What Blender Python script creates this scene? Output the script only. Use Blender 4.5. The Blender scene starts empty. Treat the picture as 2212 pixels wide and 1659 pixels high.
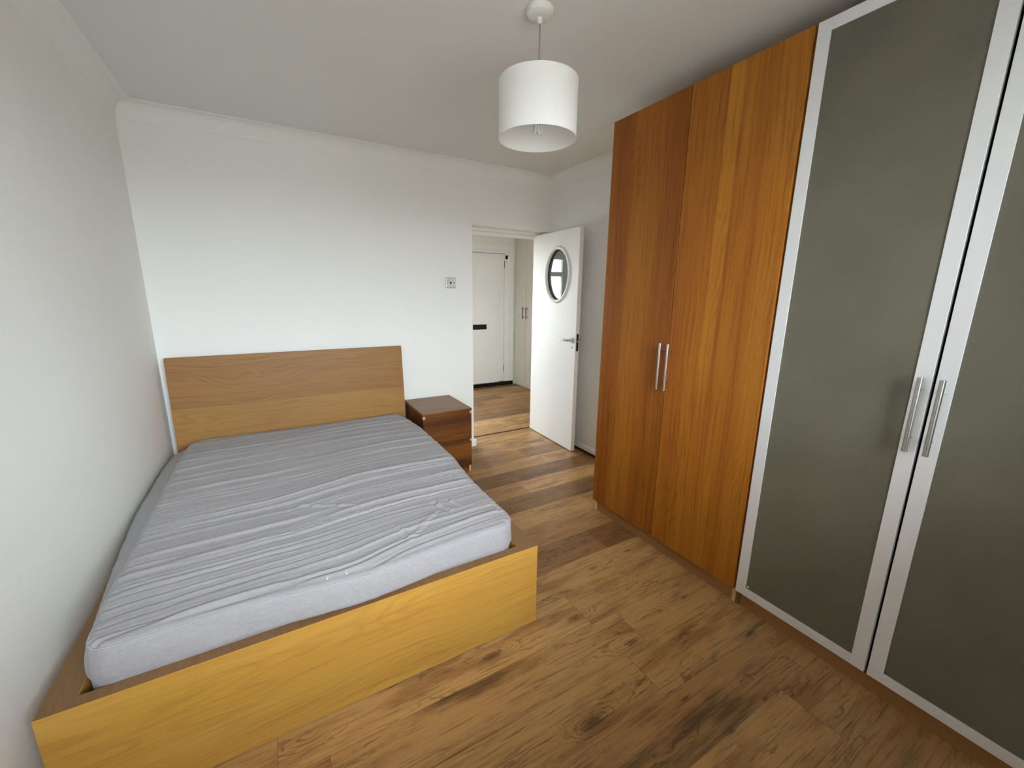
import bpy, bmesh, math, random
import numpy as np
from mathutils import Vector, Matrix

S = bpy.context.scene
COL = S.collection
R_ = random.Random(7)

# ------------------------------------------------------------------ camera
F_PX = 886.5
cam_d = bpy.data.cameras.new('camera')
cam = bpy.data.objects.new('camera', cam_d)
COL.objects.link(cam)
cam_d.sensor_fit = 'HORIZONTAL'
cam_d.sensor_width = 36.0
cam_d.lens = 36.0 * F_PX / 2212.0
cam_d.shift_x = 3.34 / 2212.0
cam_d.shift_y = -1.12 / 2212.0
cam_d.clip_start = 0.02
YAW, PITCH, ROLL = 0.525495, -0.216797, 0.010915
fw = Vector((math.sin(YAW) * math.cos(PITCH), math.cos(YAW) * math.cos(PITCH), math.sin(PITCH)))
rt = Vector((math.cos(YAW), -math.sin(YAW), 0))
up = rt.cross(fw)
r2 = rt * math.cos(ROLL) + up * math.sin(ROLL)
u2 = -rt * math.sin(ROLL) + up * math.cos(ROLL)
m = Matrix((r2, u2, -fw)).transposed().to_4x4()
m.translation = Vector((0.6577, -3.3972, 1.4354))
cam.matrix_world = m
S.camera = cam

# ------------------------------------------------------------------ world: overcast sky over darker ground
SKY = 11.0
w = bpy.data.worlds.new('overcast_sky')
S.world = w
w.use_nodes = True
nt = w.node_tree
nt.nodes.clear()
wo = nt.nodes.new('ShaderNodeOutputWorld')
bg = nt.nodes.new('ShaderNodeBackground')
tc = nt.nodes.new('ShaderNodeTexCoord')
sp = nt.nodes.new('ShaderNodeSeparateXYZ')
cr = nt.nodes.new('ShaderNodeValToRGB')
mr = nt.nodes.new('ShaderNodeMapRange')
mr.inputs['From Min'].default_value = -1
mr.inputs['From Max'].default_value = 1
nt.links.new(tc.outputs['Generated'], sp.inputs[0])
nt.links.new(sp.outputs['Z'], mr.inputs['Value'])
nt.links.new(mr.outputs[0], cr.inputs[0])
e = cr.color_ramp.elements
e[0].position = 0.0; e[0].color = (.12, .12, .115, 1)
e[1].position = 1.0; e[1].color = (.96, 1.02, 1.09, 1)
a = cr.color_ramp.elements.new(0.485); a.color = (.22, .22, .21, 1)
a = cr.color_ramp.elements.new(0.515); a.color = (.70, .75, .80, 1)
nt.links.new(cr.outputs[0], bg.inputs['Color'])
bg.inputs['Strength'].default_value = SKY
nt.links.new(bg.outputs[0], wo.inputs[0])

# daylight portals in the two real window openings (they only guide the sky light)
def portal(name, cx, cy, cz, sx, sz, facing_y):
    l = bpy.data.lights.new(name, 'AREA')
    l.shape = 'RECTANGLE'; l.size = sx; l.size_y = sz
    l.cycles.is_portal = True
    o = bpy.data.objects.new(name, l)
    COL.objects.link(o)
    o.location = (cx, cy, cz)
    o.rotation_euler = (math.radians(90 if facing_y > 0 else -90), 0, 0)
    return o
WX0, WX1, WZ0, WZ1 = 0.22, 2.06, 0.95, 2.22        # bedroom window opening
HWX0, HWX1, HWZ0, HWZ1 = 1.30, 2.80, 0.55, 2.02    # hall window opening
YF = -3.80                                          # bedroom window wall
portal('window_daylight', (WX0 + WX1) / 2, YF - .18, (WZ0 + WZ1) / 2, WX1 - WX0, WZ1 - WZ0, 1)
portal('hall_daylight', (HWX0 + HWX1) / 2, 2.223 + .16, (HWZ0 + HWZ1) / 2, HWX1 - HWX0, HWZ1 - HWZ0, -1)

LWY0, LWY1, LWZ0, LWZ1 = .75, 1.45, 1.1, 1.6           # unseen window added in the hall's left wall to brighten the hall
pl = portal('hall_fill_daylight', .7 - .14, (LWY0 + LWY1) / 2, (LWZ0 + LWZ1) / 2, LWY1 - LWY0, LWZ1 - LWZ0, 1)
pl.rotation_euler = (math.radians(90), 0, math.radians(-90))
S.view_settings.view_transform = 'Standard'
S.view_settings.look = 'None'
S.view_settings.gamma = 1
S.view_settings.exposure = 1.44
S.view_settings.use_curve_mapping = False
S.cycles.max_bounces = 12
S.cycles.diffuse_bounces = 8
S.cycles.transparent_max_bounces = 12

# ------------------------------------------------------------------ dimensions
H = 2.4832
XR, YB = 3.0702, 0.0
XW = 2.4283
YW = -1.4709
HX, HY = 3.9897, 2.2234

# ------------------------------------------------------------------ node helpers
class N:
    def __init__(s, name):
        s.m = bpy.data.materials.new(name)
        s.m.use_nodes = True
        s.t = s.m.node_tree
        s.t.nodes.clear()
        s.out = s.t.nodes.new('ShaderNodeOutputMaterial')
    def n(s, typ, props=None, **ins):
        nd = s.t.nodes.new(typ)
        for k, v in (props or {}).items():
            setattr(nd, k, v)
        for k, v in ins.items():
            s.put(nd, k.replace('_', ' '), v)
        return nd
    def put(s, nd, key, v):
        sock = nd.inputs[key] if isinstance(key, int) else nd.inputs[key]
        if isinstance(v, bpy.types.NodeSocket):
            s.t.links.new(v, sock)
        else:
            sock.default_value = v
    def math(s, op, a, b=0.0, c=0.0, clamp=False):
        nd = s.t.nodes.new('ShaderNodeMath'); nd.operation = op; nd.use_clamp = clamp
        s.put(nd, 0, a); s.put(nd, 1, b); s.put(nd, 2, c)
        return nd.outputs[0]
    def mix(s, f, a, b, mode='MIX'):
        nd = s.t.nodes.new('ShaderNodeMix'); nd.data_type = 'RGBA'; nd.blend_type = mode
        s.put(nd, 0, f); s.put(nd, 6, a); s.put(nd, 7, b)
        return nd.outputs[2]
    def noise(s, vec, scale, detail=3, rough=.55, dist=0.0):
        nd = s.n('ShaderNodeTexNoise', None, Scale=scale, Detail=detail, Roughness=rough, Distortion=dist)
        s.put(nd, 'Vector', vec)
        return nd.outputs[0]
    def mapr(s, v, a, b, c=0.0, d=1.0, smooth=False):
        nd = s.t.nodes.new('ShaderNodeMapRange')
        if smooth: nd.interpolation_type = 'SMOOTHSTEP'
        s.put(nd, 'Value', v)
        nd.inputs['From Min'].default_value = a; nd.inputs['From Max'].default_value = b
        nd.inputs['To Min'].default_value = c; nd.inputs['To Max'].default_value = d
        return nd.outputs[0]
    def comb(s, x, y, z):
        nd = s.t.nodes.new('ShaderNodeCombineXYZ')
        s.put(nd, 0, x); s.put(nd, 1, y); s.put(nd, 2, z)
        return nd.outputs[0]
    def obj_xyz(s):
        tcn = s.t.nodes.new('ShaderNodeTexCoord')
        sx = s.t.nodes.new('ShaderNodeSeparateXYZ')
        s.t.links.new(tcn.outputs['Object'], sx.inputs[0])
        return tcn.outputs['Object'], sx.outputs[0], sx.outputs[1], sx.outputs[2]
    def bump(s, h, strength, dist=.002):
        nd = s.n('ShaderNodeBump', None, Strength=strength, Distance=dist, Height=h)
        return nd.outputs[0]
    def done(s, **ins):
        p = s.n('ShaderNodeBsdfPrincipled', None)
        for k, v in ins.items():
            s.put(p, k.replace('_', ' '), v)
        s.t.links.new(p.outputs[0], s.out.inputs[0])
        return s.m

def c3(r, g, b):                      # sRGB 0..255 -> linear rgba
    f = lambda v: ((v / 255) / 12.92 if v <= 10 else (((v / 255) + .055) / 1.055) ** 2.4)
    return (f(r), f(g), f(b), 1)

def paint(name, col, rough=.6, mottled=.02, bump=.12, scale=160, spec=.35):
    g = N(name)
    v, x, y, z = g.obj_xyz()
    big = g.noise(v, 1.3, 3)
    c = g.mix(g.mapr(big, .3, .7), tuple(k * (1 - mottled) for k in col[:3]) + (1,), col)
    fine = g.noise(v, scale, 4)
    return g.done(Base_Color=c, Roughness=rough, Normal=g.bump(fine, bump, .0008), Specular_IOR_Level=spec)

def metal(name, col, rough=.3, metallic=1.0, brushed=None):
    g = N(name)
    v, x, y, z = g.obj_xyz()
    if brushed == 'z':
        vec = g.comb(g.math('MULTIPLY', x, 900), g.math('MULTIPLY', y, 900), g.math('MULTIPLY', z, 12))
    else:
        vec = v
    n = g.noise(vec, 1.0 if brushed else 60, 3)
    r = g.mapr(n, .3, .7, rough * .85, rough * 1.2)
    return g.done(Base_Color=col, Roughness=r, Metallic=metallic)

def plain(name, col, rough=.5, spec=.4):
    g = N(name)
    v, x, y, z = g.obj_xyz()
    n = g.noise(v, 40, 3)
    c = g.mix(n, tuple(k * .93 for k in col[:3]) + (1,), col)
    return g.done(Base_Color=c, Roughness=rough, Specular_IOR_Level=spec)

def veneer(name, axis, across, dark, mid, light, seed=0, rough=.42, stripes=(), band=.5, figure=.5, fibre=.5, coat=.15, stripe_low=None, wand=.16):
    """foil or veneer wood: grain along `axis`, figure varying along `across`.
    stripes: (centre, width, strength, softness) of pale sapwood bands along the across axis"""
    g = N(name)
    v, x, y, z = g.obj_xyz()
    ax = dict(x=x, y=y, z=z)
    l = ax[axis]; c = ax[across]
    d = [ax[k] for k in 'xyz' if k not in (axis, across)][0]
    s = seed * 3.71
    lo = g.math('ADD', l, s)
    # slow wander of the grain lines
    wander = g.noise(g.comb(g.math('MULTIPLY', lo, 1.1), g.math('MULTIPLY', c, 3.0), s), 1.0, 3, .5)
    cw = g.math('ADD', c, g.math('MULTIPLY', g.math('SUBTRACT', wander, .5), wand))
    # board tone bands
    bandn = g.noise(g.comb(g.math('MULTIPLY', lo, .22), g.math('MULTIPLY', cw, 7.5), s + 2), 1.0, 2, .5)
    # cathedral figure
    fig = g.noise(g.comb(g.math('MULTIPLY', lo, .9), g.math('MULTIPLY', cw, 4.5), s + 5), 1.0, 2, .5)
    ring = g.math('SINE', g.math('MULTIPLY', g.math('ADD', fig, g.math('MULTIPLY', cw, 1.1)), 150))
    figmask = g.mapr(g.noise(g.comb(g.math('MULTIPLY', lo, .8), g.math('MULTIPLY', cw, 5), s + 9), 1, 2), .42, .62, 0, 1, True)
    # fine streaks and pores
    st = g.noise(g.comb(g.math('MULTIPLY', lo, 2.2), g.math('MULTIPLY', cw, 90), g.math('MULTIPLY', d, 20)), 1.0, 5, .65)
    pore = g.noise(g.comb(g.math('MULTIPLY', lo, 22), g.math('MULTIPLY', cw, 420), s), 1.0, 3, .6)
    col = g.mix(g.mapr(bandn, .35, .65, 0, 1, True), mid, g.mix(band, mid, light))
    for (pc, wd, stg, soft) in stripes:
        wob = g.math('ADD', c, g.math('MULTIPLY', g.math('SUBTRACT', g.noise(g.comb(g.math('MULTIPLY', lo, .9), 0.0, s), 1, 3), .5), .05))
        t = g.math('SUBTRACT', wob, pc)
        a1 = g.mapr(t, -wd / 2 - soft, -wd / 2, 0, 1, True)
        a2 = g.mapr(t, wd / 2, wd / 2 + .006, 1, 0, True)
        fade = g.mapr(g.noise(g.comb(g.math('MULTIPLY', lo, .7), 3.0, s), 1, 2), .25, .6, .55, 1)
        msk = g.math('MULTIPLY', g.math('MULTIPLY', g.math('MULTIPLY', a1, a2), stg), fade)
        if stripe_low is not None:
            msk = g.math('MULTIPLY', msk, g.mapr(l, stripe_low - .5, stripe_low + .1, .15, 1, True))
        col = g.mix(msk, col, light)
    rm = g.math('MULTIPLY', g.math('MULTIPLY', g.mapr(ring, .0, 1.0, 0, 1, True), figmask), figure)
    col = g.mix(rm, col, dark)
    col = g.mix(g.math('MULTIPLY', g.mapr(st, .5, .75, 0, 1), fibre), col, dark)
    col = g.mix(g.math('MULTIPLY', g.mapr(st, .5, .28, 0, 1), fibre * .5), col, light)
    col = g.mix(g.math('MULTIPLY', g.mapr(pore, .58, .75, 0, 1), fibre * .5), col, dark)
    bp = g.bump(pore, .10, .0004)
    return g.done(Base_Color=col, Roughness=rough, Normal=bp, Coat_Weight=coat, Coat_Roughness=.35, Specular_IOR_Level=.35)

# ------------------------------------------------------------------ materials
M = {}
M['wall'] = paint('white_emulsion', c3(234, 235, 233), .75, .02, .18)
M['ceil'] = paint('white_ceiling_paint', c3(226, 227, 225), .8, .02, .15)
M['gloss'] = paint('white_gloss_paint', c3(234, 234, 231), .38, .015, .05, 60, .5)
M['hallp'] = paint('hall_cream_paint', c3(232, 229, 221), .6, .03, .1)
M['cup'] = paint('hall_cupboard_paint', c3(204, 199, 189), .5, .03, .1)
M['plastic'] = plain('white_plastic', c3(226, 226, 220), .4)
M['black'] = plain('black_plastic', c3(10, 10, 11), .35)
M['dull_dark'] = plain('dull_dark_finish', c3(22, 22, 24), .7)
M['steel'] = metal('brushed_steel', (.56, .56, .55, 1), .26, 1, 'z')
M['chrome'] = metal('satin_chrome', (.62, .62, .63, 1), .16)
M['plate'] = metal('brushed_plate', (.74, .75, .74, 1), .3, .55)
M['dkmetal'] = metal('dark_bronze_metal', (.05, .045, .04, 1), .4)
M['alu'] = metal('satin_aluminium', (.86, .87, .88, 1), .42, .35)
M['beech'] = veneer('pale_edge_wood', 'z', 'y', c3(165, 120, 80), c3(200, 160, 118), c3(215, 180, 140), 4, fibre=.3, figure=.1)
M['plinth'] = veneer('plinth_wood', 'y', 'z', c3(104, 72, 38), c3(152, 110, 66), c3(168, 126, 78), 6, fibre=.3, figure=.1)
M['inner'] = plain('wardrobe_interior_wood', c3(120, 90, 60), .6)
M['gap'] = plain('dark_wood_edge', c3(60, 22, 8), .6)
M['foot'] = veneer('golden_oak_footboard', 'x', 'z', c3(118, 76, 26), c3(174, 129, 54), c3(188, 146, 72), 1, .42, figure=.16, fibre=.42, coat=.1, band=.7)
M['head'] = veneer('oak_headboard', 'x', 'z', c3(82, 50, 22), c3(144, 101, 54), c3(164, 122, 60), 3.3, .5,
                   stripes=((.55, .24, .85, .01),), band=.12, figure=.3, fibre=.42, coat=0)
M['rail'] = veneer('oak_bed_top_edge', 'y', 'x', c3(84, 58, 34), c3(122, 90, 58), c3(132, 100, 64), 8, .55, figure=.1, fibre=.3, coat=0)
M['ns'] = veneer('dark_nightstand_wood', 'x', 'z', c3(22, 7, 1), c3(72, 33, 7), c3(124, 74, 18), 2.2, .5, band=.95, figure=.3, fibre=.35, coat=.02)
M['nstop'] = veneer('nightstand_top_wood', 'x', 'y', c3(84, 60, 40), c3(132, 102, 74), c3(146, 116, 86), 5.1, .45, band=.5, figure=.25, fibre=.3, coat=.05)
M['doorL'] = veneer('cherry_door_left', 'z', 'y', c3(84, 38, 5), c3(136, 74, 12), c3(166, 104, 26), 1.7, .5,
                    stripes=((-.22, .10, .65, .05),), band=.5, figure=.2, fibre=.7, coat=.05, wand=.05)
M['doorR'] = veneer('cherry_door_right', 'z', 'y', c3(92, 42, 6), c3(148, 82, 14), c3(186, 124, 34), 2.9, .5,
                    stripes=((-.215, .055, .9, .012), (-.30, .05, .35, .04)), band=.5, figure=.2, fibre=.65, coat=.05, stripe_low=1.25, wand=.05)

def frosted():
    g = N('frosted_glass')
    v, x, y, z = g.obj_xyz()
    sm = g.noise(v, 3.2, 4, .6)
    c = g.mix(g.mapr(sm, .3, .7), c3(112, 109, 94), c3(126, 122, 106))
    smudge = g.mapr(g.noise(g.comb(x, g.math('MULTIPLY', y, 7), g.math('MULTIPLY', z, 5)), 1, 5, .6), .35, .7, .32, .48)
    return g.done(Base_Color=c, Roughness=smudge, Transmission_Weight=.25, IOR=1.45, Specular_IOR_Level=.6)
M['frost'] = frosted()

def clear_glass(name, tint, refl=1.0):
    g = N(name)
    tr = g.n('ShaderNodeBsdfTransparent', None, Color=tint)
    gl = g.n('ShaderNodeBsdfGlossy', None, Color=(1, 1, 1, 1), Roughness=0.0)
    fr = g.n('ShaderNodeFresnel', None, IOR=1.52)
    mx = g.n('ShaderNodeMixShader')
    g.put(mx, 0, g.math('MULTIPLY', fr.outputs[0], refl)); g.put(mx, 1, tr.outputs[0]); g.put(mx, 2, gl.outputs[0])
    g.t.links.new(mx.outputs[0], g.out.inputs[0])
    return g.m
def film_glass(name, tint, refl):
    # greenish door glass: mostly clear, with a pale diffuse film added to brighten it
    m_ = clear_glass(name, tint, refl)
    t = m_.node_tree
    out = next(n for n in t.nodes if n.type == 'OUTPUT_MATERIAL')
    src = out.inputs[0].links[0].from_socket
    df = t.nodes.new('ShaderNodeBsdfDiffuse'); df.inputs['Color'].default_value = (.42, .50, .44, 1)
    tl = t.nodes.new('ShaderNodeBsdfTranslucent'); tl.inputs['Color'].default_value = (.42, .50, .44, 1)
    ad = t.nodes.new('ShaderNodeMixShader'); ad.inputs[0].default_value = .4
    t.links.new(df.outputs[0], ad.inputs[1]); t.links.new(tl.outputs[0], ad.inputs[2])
    mx = t.nodes.new('ShaderNodeMixShader'); mx.inputs[0].default_value = .28
    t.links.new(src, mx.inputs[1]); t.links.new(ad.outputs[0], mx.inputs[2])
    t.links.new(mx.outputs[0], out.inputs[0])
    return m_
M['pane'] = clear_glass('window_glass', (.97, .98, .97, 1))
M['tint'] = film_glass('green_tinted_glass', (.84, .92, .87, 1), 2.4)

def shade_mat():
    g = N('white_fabric_shade')
    v, x, y, z = g.obj_xyz()
    wv = g.noise(g.comb(g.math('MULTIPLY', x, 500), g.math('MULTIPLY', y, 500), g.math('MULTIPLY', z, 500)), 1, 2)
    df = g.n('ShaderNodeBsdfDiffuse', None, Color=(.95, .95, .94, 1), Normal=g.bump(wv, .08, .0005))
    tl = g.n('ShaderNodeBsdfTranslucent', None, Color=(.9, .9, .88, 1))
    mx = g.n('ShaderNodeMixShader'); g.put(mx, 0, .3); g.put(mx, 1, df.outputs[0]); g.put(mx, 2, tl.outputs[0])
    g.t.links.new(mx.outputs[0], g.out.inputs[0])
    return g.m
M['shade'] = shade_mat()

def mattress_mat():
    g = N('grey_mattress_fabric')
    v, x, y, z = g.obj_xyz()
    mel = g.noise(g.comb(g.math('MULTIPLY', x, 60), g.math('MULTIPLY', y, 160), g.math('MULTIPLY', z, 160)), 1, 4, .7)
    weave = g.noise(v, 900, 2)
    big = g.noise(v, 4, 3)
    c = g.mix(g.mapr(mel, .3, .7), c3(140, 137, 139), c3(153, 150, 152))
    c = g.mix(g.math('MULTIPLY', g.mapr(big, .4, .7), .15), c, c3(164, 162, 165))
    fw_ = g.noise(g.comb(g.math('MULTIPLY', x, 5), g.math('MULTIPLY', g.math('ADD', y, g.math('MULTIPLY', big, .05)), 55), 0.0), 1, 4, .55)
    h = g.math('ADD', g.math('MULTIPLY', fw_, 3.0), g.math('MULTIPLY', weave, .25))
    return g.done(Base_Color=c, Roughness=.85, Normal=g.bump(h, .35, .0018), Sheen_Weight=.15, Specular_IOR_Level=.2)
M['matt'] = mattress_mat()

def floor_mat():
    g = N('oak_laminate_planks')
    v, x, y, z = g.obj_xyz()
    at = g.n('ShaderNodeAttribute', {'attribute_name': 'plank'})
    sp_ = g.n('ShaderNodeSeparateColor')
    g.t.links.new(at.outputs['Color'], sp_.inputs[0])
    tone, off, hue = sp_.outputs[0], sp_.outputs[1], sp_.outputs[2]
    o = g.math('MULTIPLY', off, 37.0)
    xo = g.math('ADD', x, o)
    # grain field, warped
    wr = g.noise(g.comb(g.math('MULTIPLY', xo, 2.6), g.math('MULTIPLY', y, 9), o), 1, 4, .6)
    wr2 = g.noise(g.comb(g.math('MULTIPLY', xo, 9), g.math('MULTIPLY', y, 34), o), 1, 3, .6)
    # explicit knots seen near the bed end, plus scattered ones
    kn = None
    dark = None
    for (kx, ky, kr) in ((1.484, -2.574, .15), (1.30, -2.165, .10), (1.84, -2.40, .09), (1.827, -2.673, .05), (1.866, -2.825, .05), (2.085, -2.819, .04),
                         (2.02, -1.95, .07), (1.80, -1.50, .08), (1.72, -2.17, .08), (2.25, -2.30, .10), (2.30, -1.93, .05), (2.33, -2.62, .08)):
        dx = g.math('MULTIPLY', g.math('SUBTRACT', g.math('ADD', x, g.math('MULTIPLY', wr2, .05)), kx + .025), .42)
        dy = g.math('MULTIPLY', g.math('SUBTRACT', y, ky), 1.35)
        d2 = g.math('ADD', g.math('MULTIPLY', dx, dx), g.math('MULTIPLY', dy, dy))
        gs = g.math('EXPONENT', g.math('DIVIDE', d2, -kr * kr * .12))
        kn = gs if kn is None else g.math('ADD', kn, gs)
    vor = g.n('ShaderNodeTexVoronoi', {'feature': 'SMOOTH_F1'}, Scale=1.0, Smoothness=.4)
    g.put(vor, 'Vector', g.comb(g.math('MULTIPLY', xo, 1.7), g.math('MULTIPLY', y, 5.2), o))
    kv = g.mapr(vor.outputs['Distance'], .0, .28, 1, 0, True)
    kall = g.math('ADD', kn, g.math('MULTIPLY', kv, .7))
    field = g.math('ADD', g.math('ADD', g.math('MULTIPLY', y, 24), g.math('MULTIPLY', wr, 6.0)), g.math('ADD', g.math('MULTIPLY', kall, 4.5), g.math('MULTIPLY', wr2, 1.2)))
    rings = g.math('SINE', g.math('MULTIPLY', field, 7.0))
    ringm = g.mapr(g.noise(g.comb(g.math('MULTIPLY', xo, 2.2), g.math('MULTIPLY', y, 10), 4.0), 1, 3), .46, .64, .0, 1, True)
    ringm = g.math('MAXIMUM', ringm, g.mapr(kn, .1, .5, 0, 1))
    fib = g.noise(g.comb(g.math('MULTIPLY', xo, 4.5), g.math('MULTIPLY', g.math('ADD', y, g.math('MULTIPLY', wr, .025)), 140), o), 1, 7, .72)
    fib2 = g.noise(g.comb(g.math('MULTIPLY', xo, 26), g.math('MULTIPLY', y, 420), o), 1, 3, .6)
    smoke = g.noise(g.comb(g.math('MULTIPLY', xo, 1.3), g.math('MULTIPLY', y, 7.5), g.math('ADD', o, 9.0)), 1, 5, .62)
    smoke2 = g.noise(g.comb(g.math('MULTIPLY', xo, 2.4), g.math('MULTIPLY', y, 11), g.math('ADD', o, 3.0)), 1, 5, .62)
    light = c3(190, 149, 95); mid = c3(155, 114, 66); rust = c3(126, 79, 38); deep = c3(56, 34, 18); grey = c3(78, 58, 42)
    c = g.mix(g.mapr(tone, 0, 1), mid, light)
    c = g.mix(g.mapr(smoke2, .46, .66, 0, .6, True), c, rust)
    c = g.mix(g.math('MULTIPLY', hue, .25), c, rust)
    c = g.mix(g.mapr(smoke, .53, .72, 0, .75, True), c, grey)
    c = g.mix(g.mapr(tone, .35, 0, 0, .50), c, deep)
    c = g.mix(g.math('MULTIPLY', g.math('MULTIPLY', g.mapr(rings, .5, 1, 0, 1, True), ringm), .5), c, deep)
    c = g.mix(g.math('MULTIPLY', g.mapr(fib, .53, .68, 0, 1), .7), c, deep)
    c = g.mix(g.math('MULTIPLY', g.mapr(fib, .48, .3, 0, 1), .35), c, c3(190, 152, 100))
    c = g.mix(g.math('MULTIPLY', g.mapr(fib2, .6, .8, 0, 1), .25), c, deep)
    ks = g.math('ADD', g.math('POWER', kn, 2.2), g.math('MULTIPLY', g.mapr(vor.outputs['Distance'], .0, .10, 1, 0, True), .8))
    c = g.mix(g.math('MULTIPLY', g.mapr(g.math('MULTIPLY', ks, g.mapr(fib, .35, .6, .5, 1.3)), .25, 1.0, 0, .7, True), 1.0), c, c3(58, 40, 30))
    h = g.math('ADD', fib, g.math('MULTIPLY', fib2, .7))
    ro = g.mapr(fib, .3, .7, .36, .5)
    return g.done(Base_Color=c, Roughness=ro, Normal=g.bump(h, .18, .0006), Specular_IOR_Level=.4)
M['floor'] = floor_mat()

# ------------------------------------------------------------------ mesh helpers
class MB:
    def __init__(s): s.v = []; s.f = []
    def add(s, vs, fs):
        b = len(s.v); s.v += [tuple(p) for p in vs]; s.f += [tuple(i + b for i in f) for f in fs]; return s
    def box(s, x0, x1, y0, y1, z0, z1):
        vs = [(x0, y0, z0), (x1, y0, z0), (x1, y1, z0), (x0, y1, z0), (x0, y0, z1), (x1, y0, z1), (x1, y1, z1), (x0, y1, z1)]
        fs = [(0, 3, 2, 1), (4, 5, 6, 7), (0, 1, 5, 4), (1, 2, 6, 5), (2, 3, 7, 6), (3, 0, 4, 7)]
        return s.add(vs, fs)
    def tube(s, pts, r, seg=16, caps=True):
        pts = [Vector(p) for p in pts]; n = len(pts)
        rr = r if isinstance(r, (list, tuple)) else [r] * n
        vs = []; fs = []
        prev = None
        for i, p in enumerate(pts):
            d = (pts[min(i + 1, n - 1)] - pts[max(i - 1, 0)]).normalized()
            if prev is None:
                a = Vector((0, 0, 1)) if abs(d.z) < .9 else Vector((1, 0, 0))
                e1 = d.cross(a).normalized()
            else:
                e1 = (prev - d * prev.dot(d)).normalized()
            prev = e1
            e2 = d.cross(e1)
            for k in range(seg):
                t = 2 * math.pi * k / seg
                vs.append(p + (e1 * math.cos(t) + e2 * math.sin(t)) * rr[i])
        for i in range(n - 1):
            for k in range(seg):
                k2 = (k + 1) % seg
                fs.append((i * seg + k, i * seg + k2, (i + 1) * seg + k2, (i + 1) * seg + k))
        if caps:
            fs.append(tuple(range(seg - 1, -1, -1)))
            fs.append(tuple((n - 1) * seg + k for k in range(seg)))
        return s.add(vs, fs)
    def lathe(s, prof, cx, cy, seg=64, close=False):
        vs = []; fs = []; n = len(prof)
        for (r, z) in prof:
            for k in range(seg):
                t = 2 * math.pi * k / seg
                vs.append((cx + r * math.cos(t), cy + r * math.sin(t), z))
        rng = n if close else n - 1
        for i in range(rng):
            j = (i + 1) % n
            for k in range(seg):
                k2 = (k + 1) % seg
                fs.append((i * seg + k, i * seg + k2, j * seg + k2, j * seg + k))
        if not close:
            if prof[0][0] > 0: fs.append(tuple(range(seg - 1, -1, -1)))
            if prof[-1][0] > 0: fs.append(tuple((n - 1) * seg + k for k in range(seg)))
        return s.add(vs, fs)

def fix(me):
    bm = bmesh.new(); bm.from_mesh(me)
    bmesh.ops.remove_doubles(bm, verts=bm.verts, dist=1e-6)
    bmesh.ops.recalc_face_normals(bm, faces=bm.faces)
    bm.to_mesh(me); bm.free()

def obj(name, mb, mat, parent=None, org=(0, 0, 0), bevel=0.0, smooth=False, world=True, recalc=True):
    """mb is in world coordinates; org is the origin of the top-level thing"""
    me = bpy.data.meshes.new(name)
    ox, oy, oz = org
    vs = [(a - ox, b - oy, c - oz) for a, b, c in mb.v] if world else mb.v
    me.from_pydata(vs, [], mb.f)
    if recalc: fix(me)
    me.materials.append(mat)
    if smooth:
        me.polygons.foreach_set('use_smooth', [True] * len(me.polygons))
    o = bpy.data.objects.new(name, me)
    COL.objects.link(o)
    if parent is not None:
        o.parent = parent
    else:
        o.location = org
    if bevel:
        b = o.modifiers.new('bevel', 'BEVEL'); b.width = bevel; b.segments = 2; b.limit_method = 'ANGLE'; b.angle_limit = math.radians(40)
        b.harden_normals = False
    if smooth == 'auto':
        try:
            me.set_sharp_from_angle(angle=math.radians(35))
        except Exception:
            pass
    return o

def thing(name, loc, label, cat, group=None):
    o = bpy.data.objects.new(name, None); COL.objects.link(o)
    o.location = loc; o.empty_display_size = .1
    return tag(o, label, cat, group)
def tag(o, label, cat, group=None):
    o['label'] = label; o['category'] = cat
    if group: o['group'] = group
    return o
def struct(name, mb, mat, **kw):
    o = obj(name, mb, mat, **kw)
    if kw.get('parent') is None: o['kind'] = 'structure'
    return o

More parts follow.
